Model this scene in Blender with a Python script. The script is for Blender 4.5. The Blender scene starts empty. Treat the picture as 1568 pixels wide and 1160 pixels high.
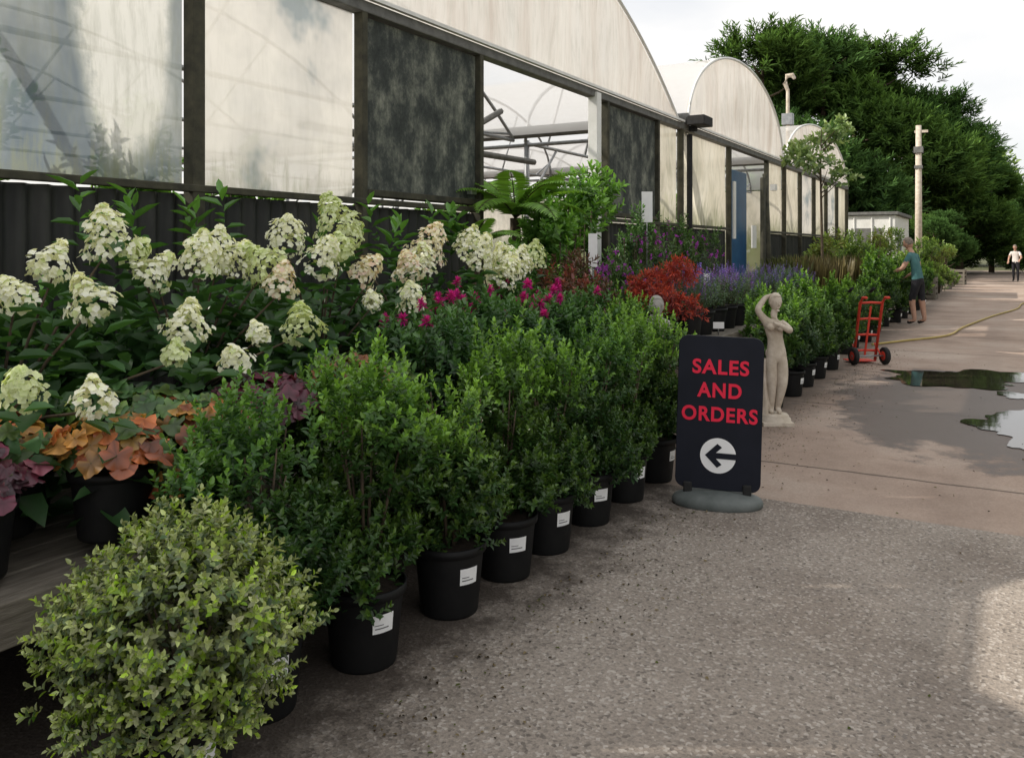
import bpy, math, random
import numpy as np
from mathutils import Vector, Matrix
random.seed(3)
scene = bpy.context.scene
COL = scene.collection
scene.view_settings.view_transform = 'Standard'
scene.view_settings.look = 'None'
scene.view_settings.exposure = 0
pi = math.pi

# ------------------------------------------------------------------ materials
def nodes_of(name):
    m = bpy.data.materials.new(name); m.use_nodes = True
    nt = m.node_tree; nt.nodes.clear()
    out = nt.nodes.new('ShaderNodeOutputMaterial')
    return m, nt, out
def ramp(nt, fac, stops):
    r = nt.nodes.new('ShaderNodeValToRGB')
    els = r.color_ramp.elements
    while len(els) < len(stops): els.new(0.5)
    for e, (p, c) in zip(els, stops):
        e.position = p; e.color = (c[0], c[1], c[2], 1)
    nt.links.new(fac, r.inputs[0]); return r.outputs[0]
def noise(nt, vec, scale, detail=4, rough=.55):
    n = nt.nodes.new('ShaderNodeTexNoise'); n.inputs['Scale'].default_value = scale
    n.inputs['Detail'].default_value = detail; n.inputs['Roughness'].default_value = rough
    nt.links.new(vec, n.inputs['Vector']); return n.outputs['Fac']
def mapping(nt, vec, scale=(1,1,1)):
    n = nt.nodes.new('ShaderNodeMapping'); n.inputs['Scale'].default_value = scale
    nt.links.new(vec, n.inputs['Vector']); return n.outputs[0]
def mixc(nt, fac, a, b, mode='MIX'):
    n = nt.nodes.new('ShaderNodeMix'); n.data_type = 'RGBA'; n.blend_type = mode
    for sock, v in ((n.inputs[0], fac), (n.inputs[6], a), (n.inputs[7], b)):
        if hasattr(v, 'node'): nt.links.new(v, sock)
        elif isinstance(v, (int, float)): sock.default_value = v
        else: sock.default_value = (v[0], v[1], v[2], 1)
    return n.outputs[2]
def mth(nt, op, a, b=0.0, clamp=False):
    n = nt.nodes.new('ShaderNodeMath'); n.operation = op; n.use_clamp = clamp
    for sock, v in ((n.inputs[0], a), (n.inputs[1], b)):
        if hasattr(v, 'node'): nt.links.new(v, sock)
        else: sock.default_value = v
    return n.outputs[0]
def objco(nt): return nt.nodes.new('ShaderNodeTexCoord').outputs['Object']
def prin(nt, out, color, rough=.7, metal=0, bump=None, bstr=.3, spec=None, bdist=.01):
    p = nt.nodes.new('ShaderNodeBsdfPrincipled')
    if hasattr(color, 'node'): nt.links.new(color, p.inputs['Base Color'])
    else: p.inputs['Base Color'].default_value = (*color, 1)
    if hasattr(rough, 'node'): nt.links.new(rough, p.inputs['Roughness'])
    else: p.inputs['Roughness'].default_value = rough
    p.inputs['Metallic'].default_value = metal
    if spec is not None: p.inputs['Specular IOR Level'].default_value = spec
    if bump is not None:
        b = nt.nodes.new('ShaderNodeBump'); b.inputs['Strength'].default_value = bstr
        b.inputs['Distance'].default_value = bdist
        nt.links.new(bump, b.inputs['Height']); nt.links.new(b.outputs[0], p.inputs['Normal'])
    if out is not None: nt.links.new(p.outputs[0], out.inputs[0])
    return p.outputs[0]
def pmat(name, c1, c2, scale=6, rough=.7, metal=0, bump=.2, bscale=60, stretch=(1,1,1), spec=.35):
    m, nt, out = nodes_of(name); co = mapping(nt, objco(nt), stretch)
    n = noise(nt, co, scale, 4, .6)
    c = ramp(nt, n, [(.3, c1), (.7, c2)])
    prin(nt, out, c, rough, metal, noise(nt, co, bscale, 2) if bump>0 else None, bump, bdist=.004, spec=spec)
    return m
def leafmat(name, trans=.3, gloss=.07, gain=1.0):
    m, nt, out = nodes_of(name)
    a = nt.nodes.new('ShaderNodeAttribute'); a.attribute_name = 'Col'
    d = nt.nodes.new('ShaderNodeBsdfDiffuse'); cg = mixc(nt, 1.0, a.outputs['Color'], (gain,gain,gain), 'MULTIPLY')
    nt.links.new(cg, d.inputs[0])
    t = nt.nodes.new('ShaderNodeBsdfTranslucent')
    c2 = mixc(nt, 1.0, cg, (1.4, 1.4, .7), 'MULTIPLY')
    nt.links.new(c2, t.inputs[0])
    mx = nt.nodes.new('ShaderNodeMixShader'); mx.inputs[0].default_value = trans
    nt.links.new(d.outputs[0], mx.inputs[1]); nt.links.new(t.outputs[0], mx.inputs[2])
    last = mx.outputs[0]
    if gloss:
        g = nt.nodes.new('ShaderNodeBsdfGlossy'); g.inputs['Roughness'].default_value = .42; g.inputs[0].default_value = (.9,.9,.9,1)
        m2 = nt.nodes.new('ShaderNodeMixShader'); m2.inputs[0].default_value = gloss
        nt.links.new(last, m2.inputs[1]); nt.links.new(g.outputs[0], m2.inputs[2]); last = m2.outputs[0]
    nt.links.new(last, out.inputs[0]); return m
def polymat(name, stops, scale, dirt, transl=.6, transp=0.0, stretch=(1,1,1), algae=None, tcol=(1,1,1), sunpatch=None):
    m, nt, out = nodes_of(name); raw = objco(nt); co = mapping(nt, raw, stretch)
    n = noise(nt, co, scale, 5, .62)
    if sunpatch:  # lightens an ellipse of the sheet colour: painted sun patch with leafy break-up
        cy,cz,ry,rz,amt = sunpatch
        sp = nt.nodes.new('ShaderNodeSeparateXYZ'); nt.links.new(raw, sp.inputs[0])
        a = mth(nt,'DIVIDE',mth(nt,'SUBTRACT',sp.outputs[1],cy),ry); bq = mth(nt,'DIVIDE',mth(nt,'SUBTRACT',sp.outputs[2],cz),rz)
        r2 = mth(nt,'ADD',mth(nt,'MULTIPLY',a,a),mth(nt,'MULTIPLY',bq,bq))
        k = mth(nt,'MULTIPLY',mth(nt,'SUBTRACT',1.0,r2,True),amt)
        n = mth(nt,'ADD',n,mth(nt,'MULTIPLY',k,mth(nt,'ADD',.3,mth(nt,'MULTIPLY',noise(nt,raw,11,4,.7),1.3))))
    c = ramp(nt, n, stops)
    n2 = noise(nt, mapping(nt, raw, (1, 3, .5)), 5, 4, .7)
    c = mixc(nt, ramp(nt, n2, [(.45, (0,0,0)), (.75, (dirt,)*3)]), c, (.22, .23, .15))
    if algae:
        sp = nt.nodes.new('ShaderNodeSeparateXYZ'); nt.links.new(raw, sp.inputs[0])
        h = mth(nt, 'SUBTRACT', algae[1], sp.outputs[2])
        h = mth(nt, 'MULTIPLY', h, 2.2)
        h = mth(nt, 'ADD', h, mth(nt, 'MULTIPLY', mth(nt, 'SUBTRACT', n2, .5), 2.2))
        h = mth(nt, 'MULTIPLY', h, algae[0], True)
        c = mixc(nt, h, c, (.27, .29, .16))
    d = nt.nodes.new('ShaderNodeBsdfDiffuse'); nt.links.new(c, d.inputs[0])
    t = nt.nodes.new('ShaderNodeBsdfTranslucent'); nt.links.new(c, t.inputs[0])
    mx = nt.nodes.new('ShaderNodeMixShader'); mx.inputs[0].default_value = transl
    nt.links.new(d.outputs[0], mx.inputs[1]); nt.links.new(t.outputs[0], mx.inputs[2])
    last = mx.outputs[0]
    if transp > 0:
        tr = nt.nodes.new('ShaderNodeBsdfTransparent'); tr.inputs[0].default_value = (*tcol, 1)
        m2 = nt.nodes.new('ShaderNodeMixShader'); m2.inputs[0].default_value = transp
        nt.links.new(last, m2.inputs[1]); nt.links.new(tr.outputs[0], m2.inputs[2]); last = m2.outputs[0]
    nt.links.new(last, out.inputs[0]); return m

M = {}
M['leaf'] = leafmat('leaf_green', .32, .05, 1.32); M['petal'] = leafmat('petal', .3, 0)
M['conifer'] = leafmat('conifer_foliage', .2, 0, 1.25)
M['black_plastic'] = pmat('black_pot_plastic', (.006,.006,.007), (.012,.012,.012), 9, .55, bump=.1, spec=.22)
M['label'] = pmat('label_paper', (.8,.8,.81), (.86,.86,.86), 20, .5, bump=0)
M['ink'] = pmat('label_ink', (.1,.1,.1), (.15,.15,.15), 20, .6, bump=0)
M['soil'] = pmat('potting_soil', (.02,.014,.01), (.05,.035,.025), 40, .95, bump=1, bscale=120)
M['wood'] = pmat('weathered_timber', (.11,.095,.075), (.23,.205,.17), 7, .85, bump=.5, bscale=40, stretch=(8,1,8))
M['darkwood'] = pmat('dark_mossy_timber', (.03,.03,.022), (.08,.075,.05), 8, .85, bump=.5, bscale=40)
M['greypost'] = pmat('grey_post', (.10,.10,.095), (.18,.18,.17), 9, .7, bump=.3)
M['whitepaint'] = pmat('white_paint', (.65,.65,.62), (.8,.8,.78), 4, .5, bump=.15)
M['steel'] = pmat('galvanised_steel', (.22,.23,.24), (.36,.37,.38), 12, .45, .6, .1)
M['corr'] = pmat('corrugated_sheet', (.013,.015,.016), (.05,.05,.044), 2.5, .55, 0, .25, 30, (1,2,.5))
M['bark'] = pmat('bark', (.05,.037,.025), (.12,.09,.06), 20, .9, bump=.8, bscale=70)
M['stem'] = pmat('green_stem', (.06,.08,.03), (.12,.1,.05), 20, .8)
M['stone'] = pmat('cast_stone', (.42,.35,.27), (.66,.59,.50), 9, .85, bump=.5, bscale=90)
M['greystone'] = pmat('grey_stone', (.25,.24,.22), (.45,.43,.40), 14, .9, bump=.7, bscale=90)
M['red'] = pmat('red_paint', (.6,.05,.03), (.75,.08,.05), 6, .4, bump=.05)
M['rubber'] = pmat('rubber', (.012,.012,.012), (.025,.025,.025), 20, .8)
M['signblack'] = pmat('sign_board', (.007,.009,.016), (.012,.014,.024), 4, .5, bump=.05, spec=.2)
M['signred'] = pmat('sign_red_vinyl', (.75,.012,.05), (.8,.016,.06), 3, .4, bump=0)
M['signwhite'] = pmat('sign_white_vinyl', (.82,.82,.82), (.86,.86,.86), 3, .4, bump=0)
M['signbase'] = pmat('sign_base_rubber', (.09,.105,.10), (.16,.175,.17), 8, .7, bump=.3)
M['blue'] = pmat('blue_door_paint', (.015,.09,.22), (.02,.13,.30), 3, .4, bump=.05)
M['yellowhose'] = pmat('hose_yellow', (.40,.30,.08), (.5,.38,.12), 10, .5, bump=0)
M['teal'] = pmat('teal_shirt', (.05,.14,.15), (.08,.20,.20), 12, .9, bump=.4)
M['whitecloth'] = pmat('white_shirt', (.7,.66,.62), (.8,.76,.72), 12, .9, bump=.4)
M['trouser'] = pmat('dark_trousers', (.012,.012,.016), (.025,.025,.03), 12, .9, bump=.4)
M['skin'] = pmat('skin', (.42,.24,.17), (.5,.3,.22), 14, .55, bump=.05)
M['hair'] = pmat('grey_hair', (.14,.11,.09), (.3,.26,.22), 30, .8, bump=.6)
M['gable'] = polymat('gable_polythene', [(.3,(.70,.63,.57)),(.5,(.84,.80,.75)),(.7,(.9,.88,.84))], 1.2, .25, .5, .12, stretch=(1,3,.35), tcol=(1,.95,.88))
M['roof'] = polymat('roof_polythene', [(.3,(.85,.84,.82)),(.7,(.92,.91,.9))], .8, .05, .6, .55)
M['pA'] = polymat('dirty_sheet_painted_sun', [(.30,(.07,.10,.13)),(.5,(.17,.21,.24)),(.66,(.38,.41,.40)),(.85,(.88,.87,.82))], 1.0, .4, .6, .07, (1,1,.6), (.8,2.1), sunpatch=(3.0,2.95,.34,1.1,.62))  # real dirt, plus a pool of sunlight painted into the colour
M['pB'] = polymat('white_sheet', [(.40,(.33,.38,.40)),(.48,(.72,.70,.66)),(.6,(.9,.87,.81))], .62, .12, .6, .08, (1,1,1), (.6,2.05))
M['pE'] = polymat('cream_sheet', [(.3,(.50,.48,.38)),(.5,(.78,.73,.61)),(.7,(.88,.84,.73))], 1.6, .35, .6, .10, (1,1,.5), (.9,2.25))
def mossdoor():
    m, nt, out = nodes_of('weathered_door_board'); raw = objco(nt)
    n = noise(nt, mapping(nt, raw, (1,1.8,1.3)), 2.4, 8, .74)
    c = ramp(nt, n, [(.34,(.022,.028,.027)),(.47,(.055,.063,.058)),(.55,(.12,.13,.11)),(.68,(.27,.28,.23))])
    n2 = noise(nt, mapping(nt, raw, (1,11,.6)), 3, 4, .7)
    c = mixc(nt, ramp(nt, n2, [(.5,(0,0,0)),(.72,(.55,.55,.55))]), c, (.035,.04,.035))
    prin(nt, out, c, .8, bump=n, bstr=.4, spec=.25); return m
M['pC'] = mossdoor()

# ------------------------------------------------------------------ helpers
def empty(name, loc=(0,0,0), rz=0, scale=1):
    e = bpy.data.objects.new(name, None); e.empty_display_size = .2
    e.location = loc; e.rotation_euler = (0,0,rz); e.scale = (scale,)*3
    COL.objects.link(e); return e
def link(name, mesh, parent=None, loc=(0,0,0), rot=(0,0,0), sc=(1,1,1)):
    o = bpy.data.objects.new(name, mesh); o.location = loc; o.rotation_euler = rot; o.scale = sc
    COL.objects.link(o)
    if parent is not None: o.parent = parent
    return o
class MB:
    def __init__(s): s.v=[]; s.f=[]; s.m=[]; s.s=[]
    def add(s, vs, fs, mi=0, smooth=False, Mx=None):
        b = len(s.v)
        for v in vs:
            v = Vector(v)
            if Mx is not None: v = Mx @ v
            s.v.append(tuple(v))
        for f in fs: s.f.append([b+i for i in f]); s.m.append(mi); s.s.append(smooth)
    def box(s, c, d, mi=0, Mx=None, rz=0, rx=0, ry=0):
        x,y,z = d[0]/2,d[1]/2,d[2]/2
        T = Matrix.Translation(c) @ Matrix.Rotation(rz,4,'Z') @ Matrix.Rotation(ry,4,'Y') @ Matrix.Rotation(rx,4,'X')
        if Mx is not None: T = Mx @ T
        vs=[(-x,-y,-z),(x,-y,-z),(x,y,-z),(-x,y,-z),(-x,-y,z),(x,-y,z),(x,y,z),(-x,y,z)]
        s.add(vs,[(0,3,2,1),(4,5,6,7),(0,1,5,4),(1,2,6,5),(2,3,7,6),(3,0,4,7)],mi,False,T)
    def tube(s, pts, radii, n=8, mi=0, Mx=None):
        pts=[Vector(p) for p in pts]
        if not hasattr(radii,'__len__'): radii=[radii]*len(pts)
        vs=[]; 
        for i,p in enumerate(pts):
            d = (pts[min(i+1,len(pts)-1)]-pts[max(i-1,0)]).normalized()
            up = Vector((0,0,1)) if abs(d.z)<.9 else Vector((1,0,0))
            a = d.cross(up).normalized(); b = d.cross(a)
            for k in range(n):
                t=2*pi*k/n; vs.append(p+(a*math.cos(t)+b*math.sin(t))*radii[i])
        fs=[]
        for i in range(len(pts)-1):
            for k in range(n):
                fs.append((i*n+k,i*n+(k+1)%n,(i+1)*n+(k+1)%n,(i+1)*n+k))
        fs.append(tuple(range(n))[::-1]); fs.append(tuple((len(pts)-1)*n+k for k in range(n)))
        s.add(vs,fs,mi,True,Mx)
    def lathe(s, prof, n=24, mi=0, c=(0,0,0), Mx=None, cap=True, sx=1, sy=1):
        vs=[]; fs=[]
        for r,z in prof:
            for k in range(n):
                t=2*pi*k/n; vs.append((c[0]+r*sx*math.cos(t),c[1]+r*sy*math.sin(t),c[2]+z))
        for i in range(len(prof)-1):
            for k in range(n):
                fs.append((i*n+k,i*n+(k+1)%n,(i+1)*n+(k+1)%n,(i+1)*n+k))
        s.add(vs,fs,mi,True,Mx)
    def mesh(s, name, mats):
        me = bpy.data.meshes.new(name); me.from_pydata(s.v,[],s.f)
        for m in mats: me.materials.append(M[m] if isinstance(m,str) else m)
        me.polygons.foreach_set('material_index', s.m)
        me.polygons.foreach_set('use_smooth', s.s); me.update(); return me
    def obj(s, name, mats, parent=None, bevel=0, **k):
        o = link(name, s.mesh(name,mats), parent, **k)
        if bevel:
            b=o.modifiers.new('b','BEVEL'); b.width=bevel; b.segments=2; b.limit_method='ANGLE'
        return o
def nrm(a): return a/np.maximum(np.linalg.norm(a,axis=-1,keepdims=True),1e-9)
def leafmesh(name, parts, mat='leaf', fold=.25, curl=.15):
    P,D,N,L,W,C = [np.concatenate([p[i] for p in parts]) for i in range(6)]
    n=len(P); D=nrm(D); S=nrm(np.cross(D,N)); N=nrm(np.cross(S,D)); L=L[:,None]; W=W[:,None]
    f=N*W*fold; cv=-N*L*curl
    V=np.stack([P, P+D*L*.33+S*W*.5+f, P+D*L*.7+S*W*.4+f+cv*.5, P+D*L+cv, P+D*L*.7-S*W*.4+f+cv*.5, P+D*L*.33-S*W*.5+f],1).reshape(-1,3)
    base=(np.arange(n)*6)[:,None]
    F=np.concatenate([base+np.array([0,1,2,3]), base+np.array([0,3,4,5])],1).reshape(-1)
    me=bpy.data.meshes.new(name); nf=2*n
    me.vertices.add(len(V)); me.vertices.foreach_set('co',V.astype(np.float32).ravel())
    me.loops.add(len(F)); me.loops.foreach_set('vertex_index',F.astype(np.int32))
    me.polygons.add(nf); me.polygons.foreach_set('loop_start',(np.arange(nf)*4).astype(np.int32))
    try: me.polygons.foreach_set('loop_total',np.full(nf,4,np.int32))
    except Exception: pass
    at=me.color_attributes.new('Col','FLOAT_COLOR','POINT')
    cc=np.repeat(np.clip(C,0.003,1),6,axis=0); cc=np.concatenate([cc,np.ones((len(cc),1))],1)
    at.data.foreach_set('color',cc.astype(np.float32).ravel())
    me.materials.append(M[mat]); me.update(calc_edges=True); me.validate(); return me
def shoots(rng, B, D, slen, nl, L, W, C, tipC, a0=75, a1=25, jit=.15, tipscale=.8):
    m=len(B); D=nrm(D); up=np.where(np.abs(D[:,2:3])<.9,np.array([[0,0,1.]]),np.array([[1.,0,0]]))
    A=nrm(np.cross(D,up)); E=np.cross(D,A)
    k=np.arange(nl)/max(nl-1,1)
    ph=rng.uniform(0,6.28,(m,1))+np.arange(nl)[None,:]*2.4
    R=A[:,None]*np.cos(ph)[...,None]+E[:,None]*np.sin(ph)[...,None]
    ang=np.radians(a0+(a1-a0)*k)[None,:,None]
    dd=D[:,None]*np.cos(ang)+R*np.sin(ang)+rng.normal(0,jit,(m,nl,3))
    nn=D[:,None]*np.sin(ang)-R*np.cos(ang)+rng.normal(0,jit,(m,nl,3))
    sl=np.broadcast_to(np.asarray(slen),(m,))[:,None,None]
    P=B[:,None]+D[:,None]*sl*k[None,:,None]
    s=(rng.uniform(.75,1.2,(m,nl)))*(1-(1-tipscale)*k[None])
    w=(k**1.6)[None,:,None]
    CC=C[:,None]*(1-w)+np.asarray(tipC)[None,None]*w
    CC=CC*rng.uniform(.7,1.3,(m,nl,1))
    return (P.reshape(-1,3),nrm(dd).reshape(-1,3),nn.reshape(-1,3),(L*s).ravel(),(W*s).ravel(),CC.reshape(-1,3))
def lobepts(rng, lobes, m, zmin=-.6, r0=.55):
    lobes=np.array(lobes,float); w=lobes[:,3]*lobes[:,5]; w/=w.sum()
    i=rng.choice(len(lobes),m,p=w); d=nrm(rng.normal(size=(m,3)))
    d[:,2]=np.where(d[:,2]<zmin,-d[:,2],d[:,2]); u=rng.uniform(r0,1,m)
    P=lobes[i,:3]+d*lobes[i,3:6]*u[:,None]; return P,d,u
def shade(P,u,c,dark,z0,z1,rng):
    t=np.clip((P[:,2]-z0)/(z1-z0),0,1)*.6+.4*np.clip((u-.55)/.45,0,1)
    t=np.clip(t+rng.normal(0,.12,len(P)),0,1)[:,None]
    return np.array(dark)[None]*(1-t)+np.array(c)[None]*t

# ------------------------------------------------------------------ world, sun, camera
w=bpy.data.worlds.new('World'); scene.world=w; w.use_nodes=True
nt=w.node_tree; bg=nt.nodes['Background']
sky=nt.nodes.new('ShaderNodeTexSky'); sky.sky_type='NISHITA'; sky.sun_disc=False
sky.sun_elevation=math.radians(36); sky.sun_rotation=math.radians(239.7)
sky.air_density=1.0; sky.dust_density=1.5; sky.ozone_density=.5
gen=nt.nodes.new('ShaderNodeTexCoord').outputs['Generated']
cn=noise(nt,mapping(nt,gen,(1,1,2.5)),2.2,5,.55)
veil=ramp(nt,cn,[(.30,(.62,.62,.62)),(.56,(.97,.97,.97))])
skc=mixc(nt,veil,sky.outputs[0],(7.1,7.0,6.9))
nt.links.new(skc,bg.inputs[0]); bg.inputs[1].default_value=.15
sd=Vector((4.1,2.4,-3.46)).normalized()
sl=bpy.data.lights.new('sun','SUN'); sl.energy=5; sl.angle=math.radians(.5); sl.color=(1,.93,.82)
so=bpy.data.objects.new('sun',sl); so.rotation_euler=sd.to_track_quat('-Z','Y').to_euler(); so.location=(-20,-10,20); COL.objects.link(so)
cam=bpy.data.cameras.new('camera'); co_=bpy.data.objects.new('camera',cam); COL.objects.link(co_)
co_.location=(0,0,1.5); co_.rotation_euler=(pi/2,0,math.radians(30.5))
cam.lens=36*1300/1568; cam.shift_y=-.1256; cam.clip_end=1000; cam.clip_start=.05
scene.camera=co_

# ------------------------------------------------------------------ ground
def sheet(name,x0,x1,y0,y1,z,mat):
    me=bpy.data.meshes.new(name); me.from_pydata([(x0,y0,z),(x1,y0,z),(x1,y1,z),(x0,y1,z)],[],[(0,1,2,3)])
    me.materials.append(mat); return link(name,me)
g=pmat('grassy_earth',(.05,.07,.025),(.12,.11,.06),.8,.95,bump=.5,bscale=9)
sheet('ground',-400,400,-300,600,-.012,g)
def asphalt():
    m,nt,out=nodes_of('old_tarmac'); raw=objco(nt)
    n=noise(nt,raw,.9,6,.6); fine=noise(nt,raw,60,4,.8)
    v=nt.nodes.new('ShaderNodeTexVoronoi'); v.inputs['Scale'].default_value=85; nt.links.new(raw,v.inputs['Vector'])
    c=ramp(nt,n,[(.3,(.20,.165,.14)),(.5,(.29,.25,.215)),(.7,(.36,.315,.275))])
    c=mixc(nt,.55,c,ramp(nt,fine,[(.36,(.4,.4,.4)),(.6,(1.25,1.23,1.2))]),'MULTIPLY')
    sv=nt.nodes.new('ShaderNodeSeparateColor'); nt.links.new(v.outputs['Color'],sv.inputs[0])
    c=mixc(nt,ramp(nt,sv.outputs[0],[(.8,(0,0,0)),(.92,(.45,.45,.45))]),c,(.58,.53,.48))
    c=mixc(nt,ramp(nt,sv.outputs[1],[(.86,(0,0,0)),(.95,(.55,.55,.55))]),c,(.07,.06,.053))
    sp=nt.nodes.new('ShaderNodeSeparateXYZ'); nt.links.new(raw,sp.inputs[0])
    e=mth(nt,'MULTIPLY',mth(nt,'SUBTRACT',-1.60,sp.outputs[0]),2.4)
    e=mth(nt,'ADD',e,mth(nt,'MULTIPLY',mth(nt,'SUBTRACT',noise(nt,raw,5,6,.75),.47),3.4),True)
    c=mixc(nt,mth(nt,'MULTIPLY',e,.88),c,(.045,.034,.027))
    h=mth(nt,'ADD',v.outputs['Distance'],fine)
    prin(nt,out,c,.9,bump=h,bstr=.5,bdist=.006,spec=.3); return m
def concrete():
    m,nt,out=nodes_of('concrete_yard'); raw=objco(nt)
    n=noise(nt,raw,.5,8,.68); fine=noise(nt,raw,70,4,.8)
    c=ramp(nt,n,[(.3,(.25,.18,.14)),(.5,(.38,.29,.235)),(.7,(.46,.38,.32))])
    c=mixc(nt,.5,c,ramp(nt,fine,[(.35,(.6,.6,.6)),(.65,(1.2,1.2,1.2))]),'MULTIPLY')
    sp=nt.nodes.new('ShaderNodeSeparateXYZ'); nt.links.new(raw,sp.inputs[0])
    wob=mth(nt,'MULTIPLY',mth(nt,'SUBTRACT',noise(nt,raw,3,4),.5),.05)
    yy=mth(nt,'ADD',sp.outputs[1],wob)
    md=mth(nt,'ABSOLUTE',mth(nt,'SUBTRACT',mth(nt,'MODULO',mth(nt,'SUBTRACT',yy,5.23-3.0),2.6),1.3))
    j=mth(nt,'LESS_THAN',md,.016)
    xx=mth(nt,'ADD',sp.outputs[0],wob); j2=mth(nt,'LESS_THAN',mth(nt,'ABSOLUTE',mth(nt,'SUBTRACT',xx,1.4)),.02)
    jj=mth(nt,'MAXIMUM',j,j2)
    dx=mth(nt,'MULTIPLY',mth(nt,'ADD',sp.outputs[0],-.2),.62); dy=mth(nt,'MULTIPLY',mth(nt,'SUBTRACT',sp.outputs[1],9.5),.40)
    rr=mth(nt,'SQRT',mth(nt,'ADD',mth(nt,'MULTIPLY',dx,dx),mth(nt,'MULTIPLY',dy,dy)))
    wn=mth(nt,'MULTIPLY',mth(nt,'SUBTRACT',noise(nt,raw,1.6,7,.65),.5),1.7)
    wet=mth(nt,'MULTIPLY',mth(nt,'SUBTRACT',mth(nt,'ADD',1.2,wn),rr),6,True)
    c=mixc(nt,mth(nt,'MULTIPLY',wet,.88),c,(.07,.05,.04))
    c=mixc(nt,mth(nt,'MULTIPLY',jj,.75),c,(.06,.045,.035))
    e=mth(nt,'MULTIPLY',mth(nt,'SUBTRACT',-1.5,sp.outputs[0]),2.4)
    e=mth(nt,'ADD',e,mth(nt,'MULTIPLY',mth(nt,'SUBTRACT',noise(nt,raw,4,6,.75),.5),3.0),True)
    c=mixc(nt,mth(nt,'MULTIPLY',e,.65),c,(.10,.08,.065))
    ro=mth(nt,'SUBTRACT',.88,mth(nt,'MULTIPLY',wet,.45))
    prin(nt,out,c,ro,bump=mth(nt,'SUBTRACT',fine,jj),bstr=.35,bdist=.006,spec=.32); return m
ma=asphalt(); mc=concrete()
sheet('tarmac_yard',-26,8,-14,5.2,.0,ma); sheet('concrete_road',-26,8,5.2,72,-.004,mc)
mw,nt,out=nodes_of('puddle_water'); raw=objco(nt)
prin(nt,out,(.035,.028,.022),.03,bump=noise(nt,raw,6,2),bstr=.03,spec=1)
def puddle(cx,cy,rx,ry,seed):
    rg=random.Random(seed); n=72; ph=[rg.uniform(0,6.28) for _ in range(7)]; vs=[]
    for k in range(n):
        t=2*pi*k/n; r=1+.28*math.sin(2*t+ph[0])+.16*math.sin(3*t+ph[1])+.12*math.sin(5*t+ph[2])+.08*math.sin(9*t+ph[3])+.06*math.sin(14*t+ph[4])+.04*math.sin(21*t+ph[5])
        vs.append((cx+rx*r*math.cos(t),cy+ry*r*math.sin(t),.003))
    me=bpy.data.meshes.new('puddle'); me.from_pydata(vs,[],[tuple(range(n))]); me.materials.append(mw); link('puddle',me)
puddle(-.45,11.3,.85,.75,2); puddle(.18,8.3,.48,.8,5); puddle(.15,10.2,.22,.3,8)
rng=np.random.default_rng(77); m=1700
X=-1.78+np.abs(rng.normal(0,.28,m)); X[:350]=rng.uniform(-1.8,1.5,350); Y=rng.uniform(.5,14,m)
P=np.stack([X,Y,np.full(m,.004)],1); D=np.stack([rng.normal(size=m),rng.normal(size=m),rng.uniform(0,.25,m)],1); N=np.stack([rng.normal(0,.3,m),rng.normal(0,.3,m),np.ones(m)],1)
C=np.array([(.05,.035,.02),(.12,.09,.05),(.03,.025,.02),(.10,.12,.04),(.25,.2,.12)])[rng.integers(0,5,m)]
link('leaf_litter',leafmesh('leaf_litter',[(P,D,N,rng.uniform(.006,.022,m),rng.uniform(.004,.012,m),C)],'petal'))

# ------------------------------------------------------------------ greenhouse
GH=empty('polytunnel_greenhouse',(-4.3,0,0))
EZ,SZ=3.36,1.87
b=MB()
def corr(y0,y1):
    n=int((y1-y0)/.126*8); vs=[];fs=[]
    for i in range(n+1):
        y=y0+(y1-y0)*i/n; x=.024*math.sin(2*pi*y/.126)
        vs+= [(x,y,0),(x,y,SZ-.03)]
    for i in range(n): fs.append((2*i,2*i+2,2*i+3,2*i+1))
    b.add(vs,fs,0,True)
corr(-6,6.6); corr(9.05,14.6); corr(17.3,26.9)
b.obj('corrugated_skirt',['corr'],GH)
b=MB()
posts=[-6,-4.4,-2.8,-1.2,.4,1.85,3.44,4.96,6.6,9.45,11.16,12.15,14.65,17.28,18.8,20.4,22,23.6,25.2,26.85]
for y in posts: b.box((.05,y,1.66),(.09,.09 if y==3.44 else .06,3.3))
b.box((.075,0.3,SZ),(.05,12.6,.045)); b.box((.075,11.8,SZ),(.05,5.6,.045)); b.box((.075,22.1,SZ),(.05,9.5,.045))
b.obj('timber_posts',['darkwood'],GH,bevel=.006)
b=MB(); b.box((.04,10.45,EZ-.02),(.12,32.9,.09)); b.obj('eave_beam',['greypost'],GH,bevel=.01)
b=MB(); b.box((.12,5.7,EZ+.045),(.04,12.8,.03)); b.box((.12,15.6,EZ+.045),(.04,6.0,.03)); b.box((.12,22.9,EZ+.045),(.04,7.7,.03)); b.obj('fixing_rail',['whitepaint'],GH)
def panel(y0,y1,z0,z1,mat,x=0.0,seed=0):
    rg=random.Random(seed+int(y0*10)); nx,nz=14,10; p=[rg.uniform(0,6) for _ in range(4)]; vs=[];fs=[]
    for i in range(nx+1):
        for j in range(nz+1):
            u=i/nx; v=j/nz; e=min(u,1-u,v,1-v)*4; e=min(e,1)
            dx=e*(.02*math.sin(u*7+p[0]+v*2)+.015*math.sin(v*9+p[1])+.012*math.sin(u*19+v*6+p[2]))
            vs.append((x+dx,y0+(y1-y0)*u,z0+(z1-z0)*v))
    for i in range(nx):
        for j in range(nz):
            a=i*(nz+1)+j; fs.append((a,a+nz+1,a+nz+2,a+1))
    bb=MB(); bb.add(vs,fs,0,True); return bb.obj('sheet_panel',[mat],GH)
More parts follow.
